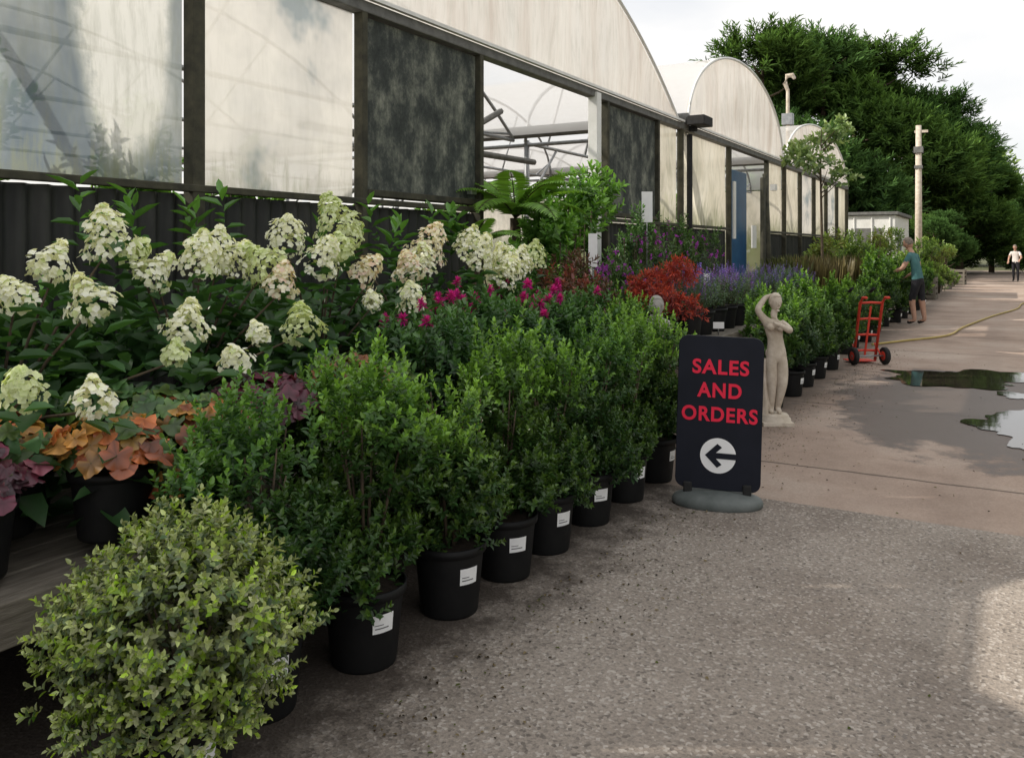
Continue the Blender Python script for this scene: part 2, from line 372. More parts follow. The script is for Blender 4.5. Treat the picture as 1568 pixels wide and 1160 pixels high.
for y0,y1,m_ in [(-5.95,-4.45,'pB'),(-4.35,-2.85,'pA'),(-2.75,-1.25,'pB'),(-1.15,.35,'pA'),(.45,1.8,'pB'),(1.9,3.39,'pA'),(3.5,4.92,'pB'),
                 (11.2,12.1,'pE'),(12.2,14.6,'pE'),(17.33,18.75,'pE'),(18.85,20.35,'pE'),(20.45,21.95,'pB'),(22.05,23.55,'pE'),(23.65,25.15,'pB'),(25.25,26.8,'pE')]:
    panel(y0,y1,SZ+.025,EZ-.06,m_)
b=MB()
for y0,y1 in ((5.0,6.56),(9.49,11.12)):
    b.box((.02,(y0+y1)/2,(SZ+EZ)/2-.02),(.05,y1-y0,EZ-SZ-.12),0)
    b.box((.07,(y0+y1)/2,SZ+.07),(.04,y1-y0,.05),1)
b.box((.11,6.4,SZ+.15),(.05,.09,.04),2)
b.obj('sliding_door',['pC','darkwood','steel'],GH,bevel=.004)
b=MB(); b.box((.07,9.1,1.7),(.12,.12,3.3)); b.obj('door_jamb',['whitepaint'],GH,bevel=.006)
b=MB(); b.tube([(.1,12.42,0),(.1,12.42,3.25)],.045,10); b.box((.16,12.42,3.33),(.1,.1,.08)); b.box((.27,12.4,3.43),(.26,.42,.14),0)
b.obj('downpipe_and_floodlight',['rubber'],GH,bevel=.01)
b=MB(); b.box((-.35,16.65,1.6),(.05,1.1,2.9)); b.obj('blue_door',['blue'],GH,bevel=.01)
b=MB(); b.box((.16,15.9,1.75),(.02,.3,.42)); b.box((.2,17.25,2.75),(.1,.16,.12)); b.box((.12,14.75,2.2),(.03,.12,1.0)); b.obj('notice',['whitepaint'],GH)
b=MB()
for p0,p1 in (((.3,16.0,0),(.12,16.7,2.9)),((.35,16.5,0),(.1,16.95,3.0)),((.33,16.1,1.2),(.3,16.7,1.25))): b.tube([p0,p1],.055,5)
b.obj('leaning_planks',['darkwood'],GH)
tun=[(-11.5,1.0,1.95,2.2),(1.75,12.1,1.75,2.2),(12.5,18.7,1.52,2.0),(18.95,26.9,1.25,2.0)]
def az(y,y0,y1,bb,p):
    u=min(abs((y-(y0+y1)/2)/((y1-y0)/2)),1)
    return bb*(1-u**p) if p>2.1 else bb*math.sqrt(max(0,1-u*u))
DEPTH=-14
for k,(y0,y1,bb,p) in enumerate(tun):
    n=120; rows=8; vs=[];fs=[]; ph=k*1.7
    ys=[(y0+y1)/2-(y1-y0)/2*math.cos(pi*i/n) for i in range(n+1)]
    for y in ys:
        h=az(y,y0,y1,bb,p)
        for j in range(rows+1):
            v=j/rows; e=math.sin(pi*v)
            dx=e*(.035*math.sin(y*3.1+ph)+.02*math.sin(y*8.3+v*2+ph)+.014*math.sin(y*17+ph))
            vs.append((.02+dx,y,EZ+.03+(h)*v))
    for i in range(n):
        for j in range(rows):
            a=i*(rows+1)+j; fs.append((a,a+rows+1,a+rows+2,a+1))
    b=MB(); b.add(vs,fs,0,True); b.obj('gable_sheet',['gable'],GH)
    b=MB(); b.tube([(.05,y,EZ+.03+az(y,y0,y1,bb,p)) for y in ys],.024,6); b.obj('gable_hoop',['whitepaint'],GH)
    vs=[];fs=[]; xs=[0.03+ (DEPTH)*i/12 for i in range(13)]
    for x in xs:
        for y in ys: vs.append((x,y,EZ+.03+az(y,y0,y1,bb,p)+.0))
    for i in range(12):
        for j in range(n):
            a=i*(n+1)+j; fs.append((a,a+1,a+n+2,a+n+1))
    b=MB(); b.add(vs,fs,0,True); b.obj('roof_sheet',['roof'],GH)
    b=MB(); b.add([(DEPTH,y0,0),(DEPTH,y1,0),(DEPTH,y1,EZ),(DEPTH,y0,EZ)],[(0,1,2,3)]); b.obj('rear_sheet',['roof'],GH)
    b=MB()
    for x in (-2.8,-5.6,-8.4,-11.2):
        b.tube([(x,y,EZ+az(y,y0,y1,bb,p)-.03) for y in ys[::6]],.028,6)
        b.tube([(x,y0,EZ-.05),(x,y1,EZ-.05)],.03,6)
        st=(y1-y0)/8
        for q in range(1,8,2):
            ya=y0+st*q; b.tube([(x,ya,EZ-.05),(x,ya+st*.9,EZ+az(ya+st*.9,y0,y1,bb,p)-.05)],.02,6)
        b.tube([(x,y0+.05,0),(x,y0+.05,EZ)],.045,6)
        b.tube([(x,y0+.05,EZ-1.1),(x,y0+1.15,EZ-.05)],.025,6)
    for yy in (y0+.05,): b.tube([(0,yy,EZ-.08),(DEPTH,yy,EZ-.08)],.035,6)
    b.obj('steel_frame',['steel'],GH)
b=MB()
b.tube([(-1.6,6.9,2.1),(-1.4,9.4,3.3)],.04,6); b.tube([(-2.6,8.0,3.3),(-2.8,9.9,2.3)],.03,6); b.tube([(-1.8,6.2,2.75),(-1.8,11,2.8)],.045,6); b.tube([(-2.2,7.3,2.1),(-2.2,8.8,2.9)],.025,6)
b.obj('door_braces',['greypost'],GH)
b=MB(); b.add([(DEPTH,26.9,0),(0,26.9,0),(0,26.9,EZ),(DEPTH,26.9,EZ)],[(0,1,2,3)]); b.obj('side_sheet',['pE'],GH)
b=MB(); b.tube([(.12,12.3,EZ+.1),(DEPTH,12.3,EZ+.1)],.1,8); b.tube([(.12,18.83,EZ+.1),(DEPTH,18.83,EZ+.1)],.1,8); b.obj('valley_gutter',['greypost'],GH)

# ------------------------------------------------------------------ pots
def pot_mesh(r=.145,h=.27,label=None,name='pot'):
    b=MB()
    b.lathe([(0,0),(r*.78,0),(r*.8,.01),(r*.95,h*.86),(r*.95,h*.87),(r*1.03,h*.88),(r*1.05,h),(r*.99,h),(r*.96,h-.03)],28,0)
    b.lathe([(r*.97,h-.03),(r*.5,h-.022),(0,h-.02)],20,1)
    if label is not None:
        a0=label; seg=6; wa=.09/r/2
        def patch(u0,u1,z0,z1,off,mi):
            vs=[];fs=[]
            for i in range(seg+1):
                t=a0+(u0+(u1-u0)*i/seg)*wa
                for z in (z0,z1):
                    rr=r*(.8+.15*z/(h*.86))+off; vs.append((rr*math.cos(t),rr*math.sin(t),z))
            for i in range(seg): fs.append((2*i,2*i+2,2*i+3,2*i+1))
            b.add(vs,fs,mi,True)
        patch(-1,1,h*.50,h*.73,.003,2); patch(-.8,.5,h*.555,h*.57,.0045,3); patch(-.8,.0,h*.60,h*.61,.0045,3)
    return b.mesh(name,['black_plastic','soil','label','ink'])
LA=math.atan2(-.45,.89)
potL=pot_mesh(.15,.29,LA+.12); potL2=pot_mesh(.15,.28,LA+.4); potL3=pot_mesh(.148,.285,LA-.1); potP=pot_mesh(.13,.22); potS=pot_mesh(.085,.15); potT=pot_mesh(.14,.26,LA+.3)

# ------------------------------------------------------------------ green potted shrubs
def shrub_mesh(seed,z0=.25,z1=1.08,r=.27,ns=700,nl=13,L=.033,W=.018,c=(.050,.125,.025),dark=(.012,.034,.011),tip=(.16,.30,.04),nlobes=16):
    rng=np.random.default_rng(seed); lobes=[]
    for i in range(nlobes):
        z=z0+.10+(z1-z0-.3)*((i*0.618)%1); a=i*2.4; rad=r*(.64-.2*abs(((z-z0)/(z1-z0))-.4))
        lobes.append((rad*math.cos(a),rad*math.sin(a),z,.10*r/.27*rng.uniform(.8,1.25),.10*r/.27*rng.uniform(.8,1.25),.19*rng.uniform(.8,1.2)))
    lobes.append((0,0,(z0+z1)/2-.05,.16*r/.27,.16*r/.27,(z1-z0)*.40))
    for i in range(6):
        a=i*1.05; lobes.append((.13*math.cos(a),.13*math.sin(a),z0+.13,.08,.08,.11))
    for i in range(11):
        a=i*2.4+rng.uniform(-.5,.5); rr=rng.uniform(.03,.21)
        lobes.append((rr*math.cos(a),rr*math.sin(a),z1-.11-rr*.5,.032,.032,.14*rng.uniform(.7,1.5)))
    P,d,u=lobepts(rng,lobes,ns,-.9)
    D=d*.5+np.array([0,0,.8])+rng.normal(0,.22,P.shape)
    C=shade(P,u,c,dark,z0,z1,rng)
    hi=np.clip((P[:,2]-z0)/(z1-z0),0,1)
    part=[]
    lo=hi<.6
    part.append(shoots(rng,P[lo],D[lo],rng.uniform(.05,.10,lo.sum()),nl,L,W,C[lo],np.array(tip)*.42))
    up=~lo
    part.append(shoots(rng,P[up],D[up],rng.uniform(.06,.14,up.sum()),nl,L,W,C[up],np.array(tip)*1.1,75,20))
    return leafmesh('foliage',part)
def stems_mesh(seed,z0,z1,r,n=7,mat='bark',r0=.009):
    rg=random.Random(seed); b=MB()
    for i in range(n):
        a=rg.uniform(0,6.28); e=r*rg.uniform(.3,.8)
        b.tube([(.02*math.cos(a),.02*math.sin(a),z0),(e*.5*math.cos(a),e*.5*math.sin(a),z0+(z1-z0)*.45),(e*math.cos(a),e*math.sin(a),z0+(z1-z0)*rg.uniform(.8,1))],[r0,r0*.7,r0*.3],6)
    return b.mesh('stems',[mat])
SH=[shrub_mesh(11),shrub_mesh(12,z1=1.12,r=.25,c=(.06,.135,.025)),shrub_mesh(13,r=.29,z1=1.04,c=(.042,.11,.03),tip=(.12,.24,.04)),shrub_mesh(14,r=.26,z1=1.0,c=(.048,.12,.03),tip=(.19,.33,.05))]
ST=stems_mesh(5,.25,.9,.2)
rg=random.Random(7)
pots=[potL,potL2,potL3]
def potted_shrub(x,y,v,s=1.0,rz=0,name='potted_shrub',sz=None):
    e=empty(name,(x,y,.0)); link('pot',rg.choice(pots),e)
    link('stems',ST,e,rot=(0,0,rz)); link('foliage',SH[v],e,rot=(rg.uniform(-.04,.04),rg.uniform(-.04,.04),rz),sc=(s,s,sz or 1+(s-1)*.6)); return e
for x,y,v,s,sz in [(-2.13,1.98,2,1.0,.97),(-2.05,2.41,0,1.0,1.0),(-2.03,2.93,3,.9,.9),(-2.03,3.38,1,.98,.98),(-2.03,3.78,0,.9,.92),(-2.03,4.28,2,.92,1.0),(-2.03,4.78,1,.9,.95),(-2.03,5.28,3,.95,1.04),
              (-2.42,2.65,1,.85,.90),(-2.35,5.75,1,.92,1.0)]:
    potted_shrub(x,y,v,s,rg.uniform(0,6.28),sz=sz)
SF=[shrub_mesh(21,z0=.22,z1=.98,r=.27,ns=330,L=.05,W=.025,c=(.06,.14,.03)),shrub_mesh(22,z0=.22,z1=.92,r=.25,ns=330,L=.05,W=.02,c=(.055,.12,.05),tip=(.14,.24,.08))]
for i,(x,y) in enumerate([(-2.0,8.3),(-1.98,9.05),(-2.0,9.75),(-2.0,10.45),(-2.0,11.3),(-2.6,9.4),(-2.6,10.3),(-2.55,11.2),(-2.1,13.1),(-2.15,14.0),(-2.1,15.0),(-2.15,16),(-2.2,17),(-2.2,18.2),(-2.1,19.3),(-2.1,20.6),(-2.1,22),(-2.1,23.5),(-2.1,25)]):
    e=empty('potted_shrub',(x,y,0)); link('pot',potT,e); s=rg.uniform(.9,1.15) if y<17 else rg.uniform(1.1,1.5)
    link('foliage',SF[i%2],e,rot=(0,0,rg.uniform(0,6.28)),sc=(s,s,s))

# variegated shrub (foreground)
rng=np.random.default_rng(5); lobes=[]
for i in range(46):
    z=1-2*(i+.5)/46; a=i*2.4; rr=math.sqrt(1-z*z); k=rng.uniform(.78,1.14)
    lobes.append((.26*rr*math.cos(a)*k,.26*rr*math.sin(a)*k,.46+.24*z*k,.10,.10,.10))
nv=1900
P,d,u=lobepts(rng,lobes,nv,-1,.5)
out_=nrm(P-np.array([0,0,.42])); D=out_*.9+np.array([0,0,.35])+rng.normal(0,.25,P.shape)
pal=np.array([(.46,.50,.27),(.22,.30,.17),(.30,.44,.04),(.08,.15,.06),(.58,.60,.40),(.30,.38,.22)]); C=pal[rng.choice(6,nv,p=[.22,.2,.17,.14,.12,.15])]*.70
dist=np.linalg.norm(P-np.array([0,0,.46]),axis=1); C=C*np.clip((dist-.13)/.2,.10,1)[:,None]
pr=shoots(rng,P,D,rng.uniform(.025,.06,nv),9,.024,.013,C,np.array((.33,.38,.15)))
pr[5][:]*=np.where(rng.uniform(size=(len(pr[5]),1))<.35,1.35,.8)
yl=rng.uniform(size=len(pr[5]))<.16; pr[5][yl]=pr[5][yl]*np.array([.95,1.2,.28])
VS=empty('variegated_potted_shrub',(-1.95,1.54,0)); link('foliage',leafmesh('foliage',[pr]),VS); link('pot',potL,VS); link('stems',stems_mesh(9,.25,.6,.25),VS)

# ------------------------------------------------------------------ benches
def bench(name,x0,x1,y0,y1,z,th=.05,edge=.13):
    e=empty(name,((x0+x1)/2,(y0+y1)/2,0)); b=MB(); w_=x1-x0; l=y1-y0
    n=max(3,int(w_/.16))
    for i in range(n): b.box((-w_/2+(i+.5)*w_/n,0,z-th/2),(w_/n-.015,l,th))
    b.box((w_/2+.022,0,z-edge/2+.003),(.04,l,edge))
    k=max(2,int(l/1.6)+1)
    for i in range(k):
        yy=-l/2+.08+(l-.16)*i/(k-1)
        for xx in (-w_/2+.08,w_/2-.06): b.box((xx,yy,(z-th)/2-.002),(.08,.08,z-th-.004))
        b.box((0,yy+.08,z-th-.052),(w_-.05,.05,.1))
    b.obj('timber',['wood'],e,bevel=.005); return e
bench('timber_bench',-3.95,-2.42,-2.0,5.9,.53); bench('display_table',-3.6,-2.3,6.2,9.0,.72)

# ------------------------------------------------------------------ heucheras
def roundleaf(name,P,N,R,C,rng):
    vs=[];fs=[];cs=[]
    for p,n_,r,c in zip(P,N,R,C):
        n_=Vector(n_).normalized(); a=n_.cross(Vector((0,0,1)) if abs(n_.z)<.95 else Vector((1,0,0))).normalized(); bb=n_.cross(a)
        t0=rng.uniform(0,6.28); b0=len(vs); vs.append(tuple(p)); cs.append(c*.5); K=20
        for k in range(K):
            t=t0+2*pi*k/K; f=r*(1+.12*math.cos(5*2*pi*k/K)+ .04*rng.normal())*(.45 if k==K//2 else 1)
            q=Vector(p)+(a*math.cos(t)+bb*math.sin(t))*f+n_*(.010*math.sin(2*t+t0)+.006*math.cos(5*2*pi*k/K)-.008)
            vs.append(tuple(q)); cs.append(c*(1+.2*rng.normal()))
        for k in range(K): fs.append((b0,b0+1+k,b0+1+(k+1)%K))
    me=bpy.data.meshes.new(name); me.from_pydata(vs,[],fs)
    at=me.color_attributes.new('Col','FLOAT_COLOR','POINT'); cc=np.clip(np.array(cs),.003,1); cc=np.concatenate([cc,np.ones((len(cc),1))],1)
    at.data.foreach_set('color',cc.astype(np.float32).ravel()); me.materials.append(M['leaf']); me.polygons.foreach_set('use_smooth',[True]*len(fs)); me.update(); return me
def heuchera(x,y,z,pal,r=.2,n=55,seed=0,lr=.033):
    rng=np.random.default_rng(seed); e=empty('heuchera_plant',(x,y,z)); link('pot',potP,e); n=int(n*1.35)
    d=nrm(rng.normal(size=(n,3))); d[:,2]=np.abs(d[:,2])*.9+.05; P=d*np.array([r,r,r*.75])*rng.uniform(.5,1.08,(n,1))+np.array([0,0,.24])
    N=d*.8+np.array([.25,-.2,.7])+rng.normal(0,.25,(n,3)); C=np.array(pal)[rng.integers(0,len(pal),n)]*rng.uniform(.55,1.3,(n,1))
    link('foliage',roundleaf('foliage',P,N,rng.uniform(lr*.6,lr*1.4,n),C,rng),e)
    b=MB()
    for p in P[::2]: b.tube([(0,0,.2),tuple(p*np.array([.5,.5,.9])),tuple(p)],.0025,4)
    b.obj('stems',['stem'],e)
OR=[(.46,.14,.045),(.48,.24,.06),(.30,.09,.04),(.10,.18,.05),(.38,.22,.06)]; PU=[(.09,.012,.03),(.14,.03,.055),(.06,.012,.022)]; GR=[(.06,.14,.04),(.09,.19,.06),(.12,.2,.04)]; PK=[(.24,.07,.10),(.16,.045,.09),(.08,.035,.05)]
heuchera(-2.58,1.30,.56,PU+PK,.19,90,1); heuchera(-2.52,1.72,.58,OR+GR[:1],.2,90,2); heuchera(-2.55,2.10,.60,OR+GR,.2,85,3)
heuchera(-2.55,2.40,.64,PU,.19,90,4,.04); heuchera(-2.78,1.5,.60,GR+OR,.2,80,5); heuchera(-2.6,.95,.53,GR,.2,60,6); heuchera(-2.82,1.95,.64,GR,.2,90,7)
heuchera(-2.5,2.85,.68,[(.3,.12,.05),(.1,.12,.04)],.17,60,8); heuchera(-2.6,.5,.53,PU,.2,60,9); heuchera(-2.65,3.3,.58,GR,.2,50,10); heuchera(-2.45,1.95,.45,OR+GR,.16,50,11)

# ------------------------------------------------------------------ hydrangeas
heads=[(-3.0,1.67,1.35,.12,0),(-3.1,1.87,1.46,.15,0),(-2.9,1.88,1.33,.16,0),(-3.2,2.16,1.575,.2,0),(-3.1,2.32,1.42,.15,0),(-3.05,2.5,1.49,.18,0),(-3.15,2.68,1.51,.19,0),
(-2.8,2.24,1.22,.16,0),(-2.7,2.1,1.12,.09,1),(-2.6,2.29,1.08,.12,0),(-2.7,2.5,1.16,.09,0),(-3.0,2.8,1.45,.18,1),(-3.2,3.16,1.59,.2,0),(-2.9,2.83,1.37,.15,2),
(-3.3,3.62,1.70,.23,1),(-3.0,3.23,1.48,.19,0),(-2.7,2.75,1.19,.16,1),(-3.0,3.56,1.40,.17,2),(-2.9,3.47,1.24,.1,0),(-2.9,3.81,1.25,.15,0),(-3.2,4.41,1.55,.24,2),(-3.15,4.25,1.45,.18,0),
(-3.1,4.04,1.41,.17,2),(-3.3,5.02,1.57,.2,0),(-3.0,5.01,1.43,.24,0),(-3.1,4.85,1.50,.22,0),(-3.0,5.2,1.43,.2,0),(-3.1,5.6,1.47,.2,1),(-2.5,1.64,1.04,.12,0),(-2.6,1.47,1.09,.12,1),(-3.2,2.3,1.49,.12,1),
(-3.1,1.3,1.4,.18,0),(-3.0,.9,1.3,.2,0),(-3.2,.4,1.4,.2,0),(-3.5,4.0,1.6,.17,1),(-2.95,4.95,1.36,.2,0),(-3.05,3.4,1.52,.14,1),(-3.1,2.75,1.46,.17,0)]
palH=[np.array((.92,.92,.85)),np.array((.78,.83,.58)),np.array((.91,.87,.78))]
def head_parts(rng,h):
    x,y,z,s,k=h; ax=nrm(np.array([rng.normal(0,.35)+.25,rng.normal(0,.35)-.1,1.0])); s*=1.13; n=int(240*max(.45,(s/.2)**1.5))
    t=rng.uniform(0,1,n)**.85; lob=1+.22*np.sin(rng.uniform(0,6.28)+t*9); rad=s*.47*np.clip(1-t**2.6,.2,1)*np.clip(.62+t*2.2,0,1)*lob*rng.uniform(.7,1.1,n); a=rng.uniform(0,6.28,n)
    A=nrm(np.cross(ax,[0,1,.1])); E=np.cross(ax,A); R=A[None]*np.cos(a)[:,None]+E[None]*np.sin(a)[:,None]
    c=np.array([x,y,z])+ax*(-.5*s)+ax[None]*(t*s*1.0)[:,None]+R*rad[:,None]
    nn=nrm(R+ax[None]*(.3+t[:,None])+rng.normal(0,.35,(n,3)))
    up=nrm(rng.normal(size=(n,3))); T=nrm(np.cross(nn,up)); B=np.cross(nn,T)
    base=palH[k]; col=np.repeat(base[None],n,0)*rng.uniform(.9,1.06,(n,1)); g=rng.uniform(size=n)<(.1 if k==0 else .28)
    col[g]=np.array((.68,.75,.44)) if k!=2 else np.array((.84,.68,.62)); col*=(.9+.14*t)[:,None]
    fs=rng.uniform(.010,.017,n); out=[]
    for q in range(4):
        th=q*pi/2; Dq=T*math.cos(th)+B*math.sin(th)
        out.append((c,Dq+nn*.15,nn,fs,fs*1.05,col))
    return out
cl=[.9,1.75,2.6,3.45,4.35,5.3]
for ci,cy in enumerate(cl):
    rng=np.random.default_rng(100+ci); e=empty('hydrangea',(-3.25,cy,.0))
    hs=[h for h in heads if min(range(6),key=lambda q:abs(cl[q]-h[1]))==ci]
    hl=[(h[0]+3.25,h[1]-cy,h[2],h[3],h[4]) for h in hs]
    parts=[]; 
    for h in hl: parts+=head_parts(rng,h)
    link('flowers',leafmesh('flowers',parts,'petal',.1,.1),e)
    b=MB(); b.lathe([(0,.0),(.17,.0),(.21,.3),(.225,.3),(.225,.33),(.2,.33),(.2,.3),(0,.3)],24,0,(0,0,.53))
    b.obj('pot',['black_plastic'],e); b=MB()
    for h in hl:
        b.tube([(0,0,.8),(h[0]*.55,h[1]*.55,.8+(h[2]-.8)*.55),(h[0],h[1],h[2]-h[3]*.4)],[.008,.006,.004],5)
    b.obj('stems',['bark'],e)
    lp=[]; m=len(hl)
    if m:
        B=np.array([[h[0],h[1],h[2]-h[3]*.5-.36] for h in hl])+rng.normal(0,.02,(m,3)); D=np.array([[h[0]*.3,h[1]*.3,1.] for h in hl])
        lp.append(shoots(rng,B,D,.34,11,.135,.072,np.repeat([[.024,.066,.02]],m,0),np.array((.045,.11,.035)),85,60,.15,.8))
    xmax=.38 if ci<3 else .62
    m=90; X=rng.uniform(-.65,xmax,m); Y=rng.uniform(-.55,.55,m); top=1.40-.52*np.clip((X-.1)/.5,0,1)+.12*np.clip(-X,0,1)
    Z=top-.3-rng.uniform(0,.42,m)*1.0; B=np.stack([X,Y,Z],1); D=np.stack([X*.4+.1,Y*.3,np.ones(m)],1)+rng.normal(0,.25,(m,3))
    cc=shade(B,np.ones(m),(.030,.078,.022),(.008,.024,.010),.5,1.3,rng)
    lp.append(shoots(rng,B,D,.22,8,.13,.07,cc,np.array((.05,.12,.035)),80,40,.2,.75))
    m=4 if ci>1 else 2; B=np.stack([rng.uniform(-.6,-.35,m),rng.uniform(-.5,.5,m),rng.uniform(1.35,1.55,m) if ci>1 else rng.uniform(1.0,1.1,m)],1); D=np.array([[0,0,1.]]*m)+rng.normal(0,.15,(m,3))
    lp.append(shoots(rng,B,D,.28,10,.15,.05,np.repeat([[.05,.13,.03]],m,0),np.array((.11,.25,.05)),75,30,.15,.8))
    link('foliage',leafmesh('foliage',lp,'leaf',.2,.3),e)

# ------------------------------------------------------------------ generic flowering plants
def flowering(name,x,y,z,r,h,leafc,dark,tip,fc,nf,kind,seed,ns=150,L=.05,W=.02,pot=True,nl=10):
    rng=np.random.default_rng(seed); e=empty(name,(x,y,z))
    if pot: link('pot',potP,e)
    lobes=[(r*.5*math.cos(i*2.4),r*.5*math.sin(i*2.4),.18+(h-.25)*rng.uniform(.3,.8),r*.55,r*.55,h*.28) for i in range(9)]
    P,d,u=lobepts(rng,lobes,ns); D=d*.5+np.array([0,0,.8])+rng.normal(0,.2,P.shape)
    lp=[shoots(rng,P,D,.1,nl,L,W,shade(P,u,leafc,dark,.2,h,rng),np.array(tip))]
    link('foliage',leafmesh('foliage',lp),e)
    if nf:
        a=rng.uniform(0,6.28,nf); rr=r*np.sqrt(rng.uniform(0,1,nf)); B=np.stack([rr*np.cos(a),rr*np.sin(a),h*(1.0-.2*(rr/r)**2)+rng.uniform(-.08,.07,nf)],1)
        F=np.array(fc)
        if kind=='spike':
            D=np.stack([B[:,0]*.6,B[:,1]*.6,np.ones(nf)],1)+rng.normal(0,.12,(nf,3))
            fp=[shoots(rng,B,D,.13,16,.02,.013,np.repeat(F[None],nf,0)*.8,F*1.3,80,50,.3,.6)]
        elif kind=='ball':
            B[:,2]+=.07
            D=np.array([[0,0,1.]]*nf)+rng.normal(0,.25,(nf,3)); fp=[shoots(rng,B,D,.025,44,.038,.010,np.repeat(F[None]*.75,nf,0),F*1.2,110,15,.3,.8)]
        else:
            D=np.array([[0,0,1.]]*nf)+rng.normal(0,.6,(nf,3)); fp=[shoots(rng,B,D,.035,18,.02,.015,np.repeat(F[None],nf,0),F*1.25,100,30,.5,.8)]
        link('flowers',leafmesh('flowers',fp,'petal'),e)
        b=MB()
        for q in B: b.tube([(q[0]*.4,q[1]*.4,h*.5),tuple(q)],.0025,4)
        b.obj('stems',['stem'],e)
    if pot: link('stem_base',stems_mesh(seed,.12,h*.7,r*.6,5,'stem',.005),e)
    return e
MG=(.62,.04,.32)
for i,(x,y) in enumerate([(-2.62,3.55),(-2.66,4.0),(-2.6,4.45),(-2.72,4.9),(-2.66,5.35),(-2.9,4.3),(-2.9,5.1)]):
    flowering('pink_bee_balm',x,y,.5,.28,.66,(.045,.115,.035),(.012,.038,.015),(.08,.17,.05),MG,7,'ball',200+i,165,.055,.026)
for i,(x,y) in enumerate([(-2.5,7.35),(-2.5,7.7),(-2.5,8.1),(-2.5,8.45),(-2.5,8.8),(-2.9,7.6),(-2.9,8.3),(-2.9,8.75)]):
    flowering('lavender_plant',x,y,.72,.19,.48,(.055,.10,.05),(.018,.04,.02),(.09,.15,.08),(.20,.13,.50) if i%2 else (.28,.14,.50),26,'spike',230+i,80,.035,.01)
for i,(x,y) in enumerate([(-3.0,9.6),(-3.0,10.3),(-3.1,11.0),(-2.9,11.7),(-3.2,12.4),(-2.7,12.3),(-2.9,13.2),(-3.3,13.7)]):
    flowering('lavender_plant',x,y,.3,.36,.85,(.055,.11,.05),(.018,.045,.02),(.10,.17,.08),(.24,.18,.52),45,'spike',250+i,150,.05,.014)
for i,(x,y,h) in enumerate([(-3.5,8.0,1.4),(-3.6,9.0,1.7),(-3.6,9.9,1.8),(-3.5,10.6,1.7),(-3.3,7.5,1.3)]):
    flowering('purple_verbena',x,y,0,.36,h,(.045,.10,.03),(.015,.04,.015),(.08,.14,.04),(.42,.09,.52),34,'cluster',270+i,180,.07,.02,False)
def maple(x,y,z,s):
    rng=np.random.default_rng(77); e=empty('red_japanese_maple',(x,y,z),0,s); link('pot',potP,e); b=MB(); lobes=[]
    for i in range(13):
        a=i*2.4; r=.27*rng.uniform(.3,1.05); zz=.28+.34*((i*.618)%1)
        b.tube([(0,0,.15),(r*.4*math.cos(a),r*.4*math.sin(a),.28),(r*math.cos(a),r*math.sin(a),zz)],[.012,.008,.003],5); lobes.append((r*math.cos(a),r*math.sin(a),zz,.13,.13,.09))
    b.obj('branches',['bark'],e)
    P,d,u=lobepts(rng,lobes,420); D=d+np.array([0,0,-.25])
    link('foliage',leafmesh('foliage',[shoots(rng,P,D,.05,9,.045,.010,shade(P,u,(.30,.028,.02),(.07,.008,.010),.2,.65,rng),np.array((.42,.06,.03)),80,20,.3)]),e)
maple(-2.55,6.85,.72,1.0)
flowering('dark_leaved_shrub',-3.2,6.2,.3,.3,1.0,(.10,.07,.04),(.03,.02,.015),(.22,.06,.05),MG,0,'x',301,180,.06,.03)
flowering('green_shrub',-3.0,5.9,.3,.3,.85,(.05,.12,.03),(.015,.04,.015),(.10,.2,.05),MG,0,'x',302,180,.05,.022)
flowering('dark_leaved_shrub',-3.3,6.9,.3,.3,1.15,(.09,.06,.04),(.03,.02,.02),(.16,.08,.06),MG,0,'x',303,150,.06,.02)

# ------------------------------------------------------------------ ferns and glossy shrubs in doorway
def fern(x,y,z,n,Lf,seed,trunk=1.0,name='tree_fern'):
    rng=np.random.default_rng(seed); e=empty(name,(x,y,z)); b=MB(); b.tube([(0,0,0),(.02,0,trunk*.5),(0,0,trunk)],[.07,.06,.05],10)
    parts=[[] for _ in range(6)]
    for i in range(n):
        a=i*2.4; el=rng.uniform(.55,1.2); pts=[]; p=np.array([0,0,trunk]); ds=Lf/16
        for k in range(17):
            pts.append(p.copy()); ang=el-1.5*(k/16)**1.2; p=p+ds*np.array([math.cos(a)*math.cos(ang),math.sin(a)*math.cos(ang),math.sin(ang)])
        b.tube([tuple(q) for q in pts[::2]],[.008*(1-.1*j) for j in range(9)],5)
        for k in range(2,17):
            t=nrm(pts[k]-pts[k-1]); s=nrm(np.cross(t,[0,0,1])); nn=np.cross(s,t); ll=Lf*.24*math.sin(pi*min(1,(k/16)*.85+.12))
            for fr in (0,.5):
                q=pts[k-1]*(1-fr)+pts[k]*fr
                for sg in (1,-1):
                    parts[0].append(q);parts[1].append(s*sg+t*.5-nn*.1);parts[2].append(nn);parts[3].append(ll);parts[4].append(Lf*.03);parts[5].append(np.array((.14,.28,.04))*rng.uniform(.6,1.2))
    b.obj('trunk',['bark'],e); link('fronds',leafmesh('fronds',[tuple(np.array(q) for q in parts)]),e)
fern(-4.0,6.85,.0,14,.85,31,1.8); fern(-5.2,8.0,0,12,.8,32,1.9); fern(-3.75,5.75,.0,9,.5,33,1.5)
